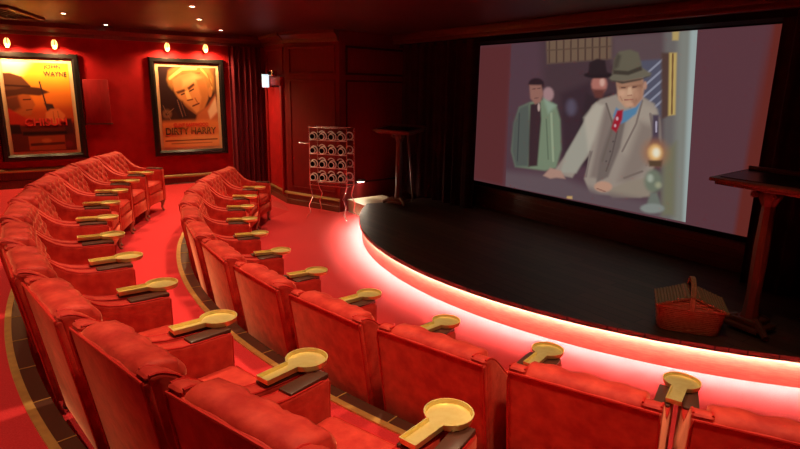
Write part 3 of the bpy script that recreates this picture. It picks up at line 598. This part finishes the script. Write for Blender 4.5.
def spot(name,loc,target,e,col,size=R(95),blend=.9,r=.06,parent=None):
    l=bpy.data.lights.new(name,'SPOT'); l.energy=e; l.color=col; l.spot_size=size; l.spot_blend=blend; l.shadow_soft_size=r
    o=bpy.data.objects.new(name,l); C.objects.link(o); o.location=loc
    dv=Vector(target)-Vector(loc); o.rotation_euler=dv.to_track_quat('-Z','Y').to_euler()
    if parent: o.parent=parent
    return o
def point(name,loc,e,col,r=.05,parent=None):
    l=bpy.data.lights.new(name,'POINT'); l.energy=e; l.color=col; l.shadow_soft_size=r
    o=bpy.data.objects.new(name,l); C.objects.link(o); o.location=loc
    if parent: o.parent=parent
    return o
WARM=(1,.60,.26)
for y,z,lb in ((-8.43,2.76,'lit shell picture light above the western poster, left one'),(-7.79,2.77,'lit shell picture light above the western poster, right one'),
            (-6.04,2.82,'lit shell picture light above the blond man poster, left one'),(-5.36,2.83,'lit shell picture light above the blond man poster, right one')):
    s=sconce(y,z,lb); spot('lamp_beam',(.20,0,-.03),(.06,0,-1.2),85.0,WARM,R(165),.6,.04,s)
t=thing('wall_panel','plain red fabric wall panel between the two framed posters','panel',(WX,-7.25,1.49))
obj('fabric_face',MB().box((.02,0,.37),(.04,.40,.74),bev=.012),M['panelred'],t)
obj('edge_strip',MB().box((.012,0,-.012),(.05,.44,.024),bev=.005),M['darkwood'],t)

# exit sign and sensor by the doorway
mt,L=face_matrix(P0,P1)
t=thing('exit_sign','small lit white exit sign above the red doorway','sign',tuple(mt@Vector((.62,-.16,2.14))),math.atan2(P1[1]-P0[1],P1[0]-P0[0])+1.2)
obj('housing',MB().box((0,.012,.125),(.15,.035,.26),bev=.005),M['steel'],t); obj('sign_face',MB().box((0,-.010,.125),(.130,.012,.24),bev=.003),M['exit'],t)
obj('bracket',MB().box((0,.075,.16),(.04,.10,.04)),M['black'],t)
t=thing('sensor_box','small metal sensor box beside exit sign over the doorway','sensor',tuple(mt@Vector((.92,-.10,2.34))),0)
obj('body',MB().box((0,0,.06),(.14,.10,.10),bev=.01),M['steel'],t); obj('lens',MB().lathe([(0,0),(.03,0),(.03,.03),(0,.035)],14,Matrix.Translation((-.03,-.05,.06))@Matrix.Rotation(PI/2,4,'X')),M['black'],t)

# ------------------------------------------------------------------ club chairs
ARM_W=.090; HW=.351
def back_y(z): return -.262-.140*min(max(z/.86,0),1)
arm_prof=[(.322,.13),(.322,.619),(.27,.622),(.20,.623),(.12,.625),(.05,.630),(-.02,.643),(-.08,.666),(-.135,.704),(-.185,.752),(-.235,.802),(-.28,.842),(-.32,.865),(-.35,.874),(-.378,.874),(-.394,.862),(back_y(.84)+.016,.84),(back_y(.5)+.016,.5),(back_y(.08)+.016,.08),(-.10,.09)]
def keyhole(r,w,y1,z,n=28):
    a=math.acos(min(1,math.sqrt(max(0,1-(w/r)**2))))  # half opening
    h=math.asin(w/r); pts=[]
    for i in range(n+1):
        an=-PI/2+h+(2*PI-2*h)*i/n; pts.append((r*math.cos(an),r*math.sin(an),z))
    pts+= [(-w,y1,z),(w,y1,z)]
    return pts
def tray_bm():
    b=bmesh.new()
    O0=[b.verts.new(p) for p in keyhole(.090,.034,-.245,0)]
    O1=[b.verts.new(p) for p in keyhole(.096,.038,-.250,.026)]
    I1=[b.verts.new(p) for p in keyhole(.090,.033,-.244,.026)]
    I0=[b.verts.new(p) for p in keyhole(.086,.031,-.241,.009)]
    n=len(O0)
    b.faces.new(O0[::-1]); b.faces.new(I0)
    for A,B in ((O0,O1),(O1,I1),(I1,I0)):
        for i in range(n): b.faces.new((A[i],A[(i+1)%n],B[(i+1)%n],B[i]))
    bmesh.ops.recalc_face_normals(b,faces=b.faces)
    return b
def make_tray(parent,x,turn):
    tr=obj('drink_tray',tray_bm(),M['brass'],parent,ang=35)
    piv=Vector((x,.36-.215,.644)); rt=Matrix.Rotation(turn,4,'Z')
    tr.location=piv+(rt@Vector((0,.215,0))); tr.rotation_euler=(0,0,turn)
    br=obj('bracket',MB().box((-.018,-.205,-.0025),(.036,.06,.007),bev=.001),M['brass'],tr); 
    return tr
def splay(o):
    for v in o.data.vertices:
        k=min(1,max(0,(.15-v.co.y)/.5)); v.co.x-=math.copysign(.004*k,v.co.x)
def make_chair(label,group,loc,rz):
    t=thing('club_chair',label,'chair',loc,rz,group)
    # outer back
    g=MB(); zs_=[.085,.3,.6,.84]
    prof=[(back_y(z)+.0,z) for z in zs_]+[(back_y(.84)+.010,.850),(back_y(.84)+.03,.850)]+[(back_y(z)+.05,z) for z in zs_[::-1]]
    g.prism(prof,'x',-HW+.006,HW-.006,bev=.006); obj('back_panel',g,M['velvet'],t)
    # piping round the outer back and along the arms
    g=MB(); e=.006
    u=[(-HW+e+.004,back_y(z)-.002,z) for z in (.09,.3,.6,.80)]+[(-HW+.016,back_y(.84)-.001,.848)]
    g.tube(u+[(-x,y,z) for x,y,z in u[::-1]],.0065,6)
    obj('back_piping',g,M['piping'],t)
    for s in (-1,1):
        xo,xi=s*HW,s*(HW-ARM_W)
        a=obj('arm',MB().prism(arm_prof,'x',min(xo,xi),max(xo,xi),bev=.016,seg=3),M['velvet'],t,ang=50)
        g=MB()
        for x in (xo-s*.008,xi+s*.008):
            g.tube([(x,y+(.001 if k>1 else -.006),z-.003 if k else z) for k,(y,z) in enumerate([(.325,.15),(.325,.60)]+arm_prof[2:15])],.006,6)
        pp=obj('piping',g,M['piping'],a); splay(a); splay(pp)
        cx=(xo+xi)/2
        obj('arm_cap',MB().box((cx,.206,.6275),(.078,.222,.023),bev=.006),M['darkwood'],t)
    # buttoned inside back
    xw=HW-ARM_W+.016; path=[(-.10,.40),(-.125,.50),(-.155,.60),(-.187,.70),(-.218,.79),(-.240,.85),(-.256,.852),(-.288,.862),(-.322,.865),(-.350,.861),(-.370,.851),(-.379,.838),(-.378,.82)]
    cum=[0]
    for p,q in zip(path,path[1:]): cum.append(cum[-1]+math.hypot(q[0]-p[0],q[1]-p[1]))
    b=bmesh.new(); NU,NV=33,64; rows=[]
    for j in range(NV):
        s_=cum[-1]*j/(NV-1); k=0
        while k<len(cum)-2 and cum[k+1]<s_: k+=1
        f_=(s_-cum[k])/(cum[k+1]-cum[k]); y=path[k][0]*(1-f_)+path[k+1][0]*f_; z=path[k][1]*(1-f_)+path[k+1][1]*f_
        ty=path[k+1][0]-path[k][0]; tz=path[k+1][1]-path[k][1]; l=math.hypot(ty,tz); ny,nz=tz/l,-ty/l
        if ny<0 and j<NV*.5: ny,nz=-ny,-nz
        row=[]
        for i in range(NU):
            x=xw*(2*i/(NU-1)-1)
            fade=min(1,max(0,(.52-s_)/.10)); 
            A=x/.15+s_/.14; Bq=x/.15-s_/.14
            d_=.030*(abs(math.sin(PI*A/1))*abs(math.sin(PI*Bq/1)))**.45*fade+.012*(1-fade)*(1+.15*math.sin(x*31+1))
            d_*=1
            edge=min(1,(1-abs(2*i/(NU-1)-1))/.10); d_-= .018*(1-edge)**2
            row.append(b.verts.new((x,y+ny*d_,z+nz*d_)))
        rows.append(row)
    for j in range(NV-1):
        for i in range(NU-1): b.faces.new((rows[j][i],rows[j][i+1],rows[j+1][i+1],rows[j+1][i]))
    bk=[[b.verts.new((xw*s,-.30,z)) for s in (-1,1)] for z in (.40,.82)]
    b.faces.new([rows[0][i] for i in range(NU)]+[bk[0][1],bk[0][0]])
    b.faces.new([rows[-1][i] for i in range(NU-1,-1,-1)]+[bk[1][0],bk[1][1]])
    b.faces.new([rows[j][0] for j in range(NV)][::-1]+[bk[0][0],bk[1][0]])
    b.faces.new([rows[j][-1] for j in range(NV)]+[bk[1][1],bk[0][1]])
    b.faces.new((bk[0][0],bk[0][1],bk[1][1],bk[1][0]))
    bmesh.ops.recalc_face_normals(b,faces=b.faces)
    bk_=obj('backrest',b,M['velvet'],t,ang=70)
    # buttons sit where the diamonds meet
    for r_ in range(6):
        s_=.07*(r_+1)
        for c_ in (-2,-1,0,1,2):
            if (r_+1+c_)%2: continue
            x=.075*c_
            if s_>.42: continue
            k=0
            while k<len(cum)-2 and cum[k+1]<s_: k+=1
            f_=(s_-cum[k])/(cum[k+1]-cum[k]); y=path[k][0]*(1-f_)+path[k+1][0]*f_; z=path[k][1]*(1-f_)+path[k+1][1]*f_
            if z<.5: continue
            obj('button',MB().lathe([(0,-.004),(.010,-.002),(.010,.003),(0,.007)],8,Matrix.Translation((x,y+.002,z))@Matrix.Rotation(-PI/2*.85,4,'X')),M['piping'],bk_)
    # seat
    g=MB(); g.box((0,.095,.385),((HW-ARM_W)*2-.006,.45,.15),bev=.045,seg=4); sc_=obj('seat_cushion',g,M['velvet'],t,ang=60)
    g=MB(); hx=HW-ARM_W-.02
    for z in (.345,.435): g.tube([(-hx,.318,z),(hx,.318,z)],.006,6)
    obj('piping',g,M['piping'],sc_)
    # front rail with a curved apron
    ap=[(-HW+.01,.13),(-HW+.05,.135),(-.22,.175),(-.10,.20),(0,.205),(.10,.20),(.22,.175),(HW-.05,.135),(HW-.01,.13),(HW-.01,.315),(-HW+.01,.315)]
    obj('front_rail',MB().prism(ap,'y',.278,.319,bev=.006),M['velvet'],t,ang=30)
    obj('seat_base',MB().box((0,.03,.24),((HW-ARM_W)*2+.02,.58,.16),bev=.01),M['velvet'],t)
    for s in (-1,1):
        g=MB(); g.tube([(s*.275,.28,.20),(s*.288,.294,.15),(s*.285,.294,.10),(s*.272,.282,.05),(s*.280,.298,.015),(s*.286,.308,0.0)],[.040,.034,.024,.016,.016,.020],8); obj('leg',g,M['legwood'],t)
        g=MB(); g.tube([(s*.28,-.22,.12),(s*.28,-.225,.05),(s*.28,-.235,0)],[.026,.022,.018],8); obj('leg',g,M['darkwood'],t)
    return t
def place(Rr,dish,z,tx,yaw,ty):
    # the tray of each chair stands on its row's arc; the chair hangs behind it
    rz=R(dish-270+yaw)-math.atan2(tx,Rr); p=Vector((Rr*math.cos(R(dish)),Rr*math.sin(R(dish)),z))-Matrix.Rotation(rz,4,'Z')@Vector((tx,ty,0))
    return tuple(p),rz
TX=.310
proto=None
for row,Rr,T0,D,z,n,tx_,yw,ty_,nm,gp in (('front',F_R,F_T,F_D,0.0,12,.358,-2.0,.36,'front row','club chairs of the front row'),('back',B_R,B_T,B_D,T2,12,.318,-2.0,.342,'back row','club chairs of the back row')):
    for k in range(n):
        loc_,rz=place(Rr,T0+k*D,z,tx_,yw,ty_)
        near={0:'farthest chair of the row, by the poster wall' ,n-1:'nearest the right edge'}.get(k)
        lb='red velvet club chair, '+nm+', '+(near if near else ORD[k]+' from the far poster end')
        if proto is None:
            t=make_chair(lb,gp,loc_,rz); proto=t
            tr=make_tray(t,tx_,0)
        else: t=dup(proto,loc_,rz,lb,gp)
        tr=[c_ for c_ in t.children if c_.name.startswith('drink_tray')][0]
        turn=R(random.uniform(-4,3)) if k<n-1 else 0
        piv=Vector((tx_,ty_-.215,.644)); tr.location=piv+(Matrix.Rotation(turn,4,'Z')@Vector((0,.215,0))); tr.rotation_euler=(0,0,turn)
        if k==0: pass

# ------------------------------------------------------------------ lecterns
def lectern(label,loc,rz,side):
    t=thing('lectern',label,'lectern',loc,rz)
    H=1.25
    tilt=Matrix.Translation((0,0,H))@Matrix.Rotation(R(5),4,'X')
    g=MB(); g.box((0,0,0),(.74,.50,.030),bev=.008,mtx=tilt); g.box((0,0,-.030),(.68,.44,.034),bev=.012,mtx=tilt); obj('top',g,M['mahog'],t)
    g=MB(); g.box((0,0,.018),(.62,.38,.006),mtx=tilt); obj('leather_inset',g,M['black'],t)
    g=MB(); g.box((0,.235,.03),(.70,.02,.035),bev=.006,mtx=tilt); obj('book_ledge',g,M['mahog'],t)
    g=MB(); g.lathe([(.0,H-.035),(.12,H-.04),(.115,H-.075),(.085,H-.09),(.09,H-.12),(.065,H-.17),(.055,H-.20),(0,H-.20)],8); obj('capital',g,M['mahog'],t)
    for s in (-1,1):
        g=MB(); g.lathe([(0,-.02),(.028,-.02),(.028,.02),(0,.02)],14,Matrix.Translation((s*.075,-.075,H-.11))@Matrix.Rotation(PI/2,4,'X')); g.lathe([(0,-.03),(.012,-.03),(.012,.03),(0,.03)],10,Matrix.Translation((s*.075,-.075,H-.11))@Matrix.Rotation(PI/2,4,'X')); obj('scroll',g,M['mahog'],t)
    g=MB(); g.lathe([(.075,.10),(.062,.16),(.055,.30),(.060,.7),(.050,H-.19),(.0,H-.19)],8); obj('column',g,M['mahog'],t)
    g=MB(); g.box((0,0,.085),(.20,.20,.05),bev=.012); g.box((0,0,.045),(.30,.28,.04),bev=.012); obj('base',g,M['mahog'],t)
    for k in range(3):
        a=PI/2+2*PI*k/3; g=MB(); g.tube([(.08*math.cos(a),.08*math.sin(a),.10),(.17*math.cos(a),.17*math.sin(a),.07),(.26*math.cos(a),.26*math.sin(a),.028)],[.036,.032,.028],8); obj('foot',g,M['mahog'],t)
    g=MB(); g.tube([(side*.05,.16,H-.05),(side*.09,.22,.6),(side*.12,.27,.02)],[.016,.018,.016],8); obj('rear_strut',g,M['mahog'],t)
    return t
lectern('dark wooden lectern on the right of the stage, beside the picnic basket',(2.68,-3.68,SZ),R(-8),-1)
lectern('dark wooden lectern at the far left of the stage, near the bottle rack',(-3.10,-3.28,SZ),R(20),1)

# ------------------------------------------------------------------ picnic basket
t=thing('picnic_basket','brown wicker picnic basket with pitched lids standing on the stage','basket',(2.37,-4.07,SZ+.002),R(34))
w_,d_,h_=.255,.18,.20
g=MB()
for r_ in range(13):           # horizontal weave
    k=r_/12; a,bq=w_*(.88+.12*k),d_*(.88+.12*k); z=.008+h_*k; n=72; pts=[]
    for i in range(n):
        an=2*PI*i/n; c_,s_=math.cos(an),math.sin(an); e_=2/5.0
        x=a*math.copysign(abs(c_)**e_,c_); y=bq*math.copysign(abs(s_)**e_,s_); o_=1+.012*(1 if (i+r_)%2 else -1)
        pts.append((x*o_,y*o_,z))
    g.tube(pts,.0085,5,closed=True)
obj('woven_body',g,M['wicker'],t,ang=80)
g=MB(); pr=lambda k:[(w_*k*math.copysign(abs(math.cos(a))**.4,math.cos(a)),d_*k*math.copysign(abs(math.sin(a))**.4,math.sin(a))) for a in np.linspace(0,2*PI,41)[:-1]]
g.prism(pr(.87),'z',.002,.20); obj('lining',g,M['wicker'],t)
g=MB()
for s in (-1,1):               # pitched gable ends
    g.prism([(-w_,.205),(w_,.205),(0,.297)],'y',s*(d_-.012),s*(d_-.028))
    for r_ in range(4):
        zz=.22+.02*r_; xx=w_*(1-(zz-.205)/.092); g.tube([(-xx,s*d_*.99,zz),(0,s*d_,zz),(xx,s*d_*.99,zz)],.008,5)
obj('gable',g,M['wicker'],t)
for s in (-1,1):
    ln=math.hypot(w_,.097); an=math.atan2(.097,w_)
    m4=Matrix.Translation((0,0,.318))@Matrix.Rotation(an*(1 if s>0 else -1),4,'Y')
    g=MB()
    for r_ in range(12): g.tube([(s*(.012+ln*r_/11.5),y,.002*((q+r_)%2)) for q,y in enumerate(np.linspace(-d_-.01,d_+.01,15))],.0115,5)
    g.box((s*(ln/2+.008),0,-.004),(ln-.01,2*d_,.008))
    l_=obj('lid',g,M['wickerlid'],t); l_.matrix_local=m4
    g=MB(); g.tube([(s*.05,y,.012) for y in (-d_*.9,0,d_*.9)],.006,6); obj('lid_rim',g,M['wicker'],l_)
g=MB()
for o_ in (-.012,0,.012): g.tube([(o_,-(d_+.022)*math.cos(a),.205+.22*math.sin(a)) for a in np.linspace(0,PI,25)],.0085,6)
obj('handle',g,M['wicker'],t)

# ------------------------------------------------------------------ chrome bottle rack
rx,ry,ra=-3.84,-4.14,math.atan2(.60,.80)
t=thing('bottle_rack','tall chrome wire rack full of bottles, in front of the red pier','rack',(rx,ry,0),ra)
g=MB(); Wd,Dp=.34,.15; zb,zt=.56,1.52
for s in (-1,1):
    for q in (-1,1): g.tube([(s*Wd,q*Dp,zb),(s*Wd,q*Dp,zt)],.009,8)
for z in (zb,zt):
    g.tube([(-Wd,-Dp,z),(Wd,-Dp,z),(Wd,Dp,z),(-Wd,Dp,z)],.008,8,closed=True)
obj('frame',g,M['steel'],t)
rowz=[1.40,1.17,.945,.72]; colx=[-.255,-.085,.085,.255]
for z in rowz:
    g=MB()
    for q in (-1,1): g.tube([(-Wd,q*Dp,z-.085),(Wd,q*Dp,z-.085)],.006,6)
    for x in colx:
        for q in (-1,1): g.tube([(x+.062*math.cos(a),q*Dp,z-.02+.062*math.sin(a)) for a in np.linspace(0,2*PI,21)[:-1]],.010,6,closed=True)
    obj('shelf_wires',g,M['silver'],t)
for s,q in ((-1,-1),(1,-1),(1,1),(-1,1)):
    g=MB(); g.tube([(s*Wd,q*Dp,zb),(s*(Wd-.03),q*Dp,.46),(s*(Wd-.06),q*(Dp+.03),.36),(s*(Wd+.0),q*(Dp+.05),.22),(s*(Wd-.03),q*(Dp+.06),.09),(s*(Wd+.03),q*(Dp+.08),.008)],.010,8); obj('leg',g,M['steel'],t)
g=MB(); g.tube([(-Wd-.16,-Dp,1.255),(-Wd,-Dp,1.255)],.008); g.lathe([(0,-.02),(.016,-.015),(.016,.015),(0,.02)],10,Matrix.Translation((-Wd-.17,-Dp,1.255))@Matrix.Rotation(PI/2,4,'Y')); obj('side_hook',g,M['steel'],t)
bproto=None
for iz,z in enumerate(rowz):
    for ix,x in enumerate(colx):
        p=Matrix.Translation((rx,ry,0))@Matrix.Rotation(ra,4,'Z')@Vector((x,0,z-.022))
        lb='dark bottle in the chrome rack, %s row from top, %s from left'%(ORD[iz],ORD[ix])
        if bproto is None:
            bproto=thing('wine_bottle',lb,'bottle',tuple(p),ra,'bottles lying in the chrome rack')
            mr=Matrix.Rotation(-PI/2,4,'X')   # z -> +y ; bottom faces the front
            obj('glass_body',MB().lathe([(0,-.160),(.018,-.170),(.034,-.205),(.040,-.215),(.046,-.205),(.047,.02),(.040,.06),(.018,.10),(.014,.12),(.014,.16),(0,.16)],20,mr),M['bottle'],bproto)
            obj('glint_ring',MB().lathe([(.041,-.212),(.050,-.217),(.054,-.206),(.051,-.194),(.0472,-.196),(.041,-.212)],20,mr,False),M['silver'],bproto)  # ring added to imitate the bright glint round each bottle base
            obj('foil',MB().lathe([(0,.180),(.016,.180),(.0165,.10),(.0,.10)],14,mr),M['foilred'],bproto)
        else: dup(bproto,tuple(p),ra,lb,'bottles lying in the chrome rack')

# ------------------------------------------------------------------ ceiling fittings and light
KEY=(1,.66,.38)
fit=None
def downlight(x,y,label):
    global fit
    if fit is None:
        fit=thing('downlight',label,'light',(x,y,CEIL),0,'recessed ceiling downlights')
        obj('bezel',MB().lathe([(.030,-.001),(.030,-.008),(.048,-.008),(.050,-.001),(.030,-.001)],20,None,False),M['steel'],fit)
        obj('lit_lens',MB().lathe([(0,-.003),(.029,-.003),(.029,-.006),(0,-.007)],18),M['lens'],fit)
        return fit
    return dup(fit,(x,y,CEIL),0,label,'recessed ceiling downlights')
for x,y,lb in ((-4.80,-7.76,'lit ceiling downlight nearest the western poster'),(-6.10,-7.06,'dim ceiling downlight above the gap between posters'),(-2.81,-6.56,'lit ceiling downlight nearest the camera, at top of the photo'),
             (-4.18,-6.10,'lit ceiling downlight second nearest, above the aisle'),(-5.63,-5.33,'lit ceiling downlight farthest back, before plum curtain')):
    downlight(x,y,lb)
for rr,angs,e,ro,sz in ((6.6,(237,248,259,270,281,292,303),150,6.9,80),(8.1,(238,248,258,268,278,288,298),150,8.3,80),(9.9,(252,266,280),150,9.7,80)):
    for a in angs:
        c_,s_=math.cos(R(a)),math.sin(R(a))
        spot('downlight_or_fill_beam',(rr*c_,rr*s_,CEIL-.03),(ro*c_,ro*s_,.6),e,KEY,R(sz))
for x,y,tx,ty,tz,e,sz in ((-5.63,-5.33,-5.7,-4.7,0,85,90),(-4.8,-7.76,-4.8,-7.7,0,30,90),(-4.18,-6.10,-3.86,-4.15,1.0,170,26)):
    spot('downlight_or_fill_beam',(x,y,CEIL-.03),(tx,ty,tz),e,KEY,R(sz))
spot('downlight_or_fill_beam',(2.9,-5.0,CEIL-.03),(2.5,-4.1,.3),26,KEY,R(60))  # fill added to lift the basket out of the red bounce
spot('downlight_or_fill_beam',(-.6,-4.3,CEIL-.03),(-.5,-3.6,.3),8,KEY,R(100))  # weak fill added to make the deck browner
spot('added_step_beam',(-4.15,-3.42,.50),(-3.7,-3.4,.2),45,(1,.80,.58),R(150),.5,.05)  # added beam that brightens the made-up step
t=thing('ceiling_vent','dark slatted air vent in the ceiling, upper left corner','vent',(-5.10,-8.42,CEIL),R(161))
g=MB()
for (c_,dm) in (((0,-.24,-.02),(1.4,.06,.04)),((0,.24,-.02),(1.4,.06,.04)),((-.70,0,-.02),(.06,.54,.04)),((.70,0,-.02),(.06,.54,.04))): g.box(c_,dm,bev=.008)
obj('frame',g,M['mahog'],t)
for k in range(5): obj('slat',MB().box((0,-.16+.08*k,-.022),(1.34,.05,.008),rot=Matrix.Rotation(R(25),4,'X')),M['darkwood'],t)

# ------------------------------------------------------------------ world and camera
wd=bpy.data.worlds.new('World'); sc.world=wd; wd.use_nodes=True
wd.node_tree.nodes['Background'].inputs['Color'].default_value=(1,.5,.4,1); wd.node_tree.nodes['Background'].inputs['Strength'].default_value=0.0
cd=bpy.data.cameras.new('camera'); cam=bpy.data.objects.new('camera',cd); C.objects.link(cam)
cd.sensor_width=36; cd.lens=565.895/800*36; cd.clip_start=.05
rt=Vector((.565201,.82477,.017405)); up=Vector((-.202753,.11843,.972042)); fw=Vector((-.79965,.552928,-.234161))
cam.matrix_world=Matrix(((rt.x,up.x,-fw.x,4.644763),(rt.y,up.y,-fw.y,-8.59031),(rt.z,up.z,-fw.z,2.174553),(0,0,0,1)))
sc.camera=cam
sc.view_settings.view_transform='Standard'; sc.view_settings.look='None'; sc.view_settings.exposure=0.0; sc.view_settings.gamma=1
sc.view_settings.use_curve_mapping=False
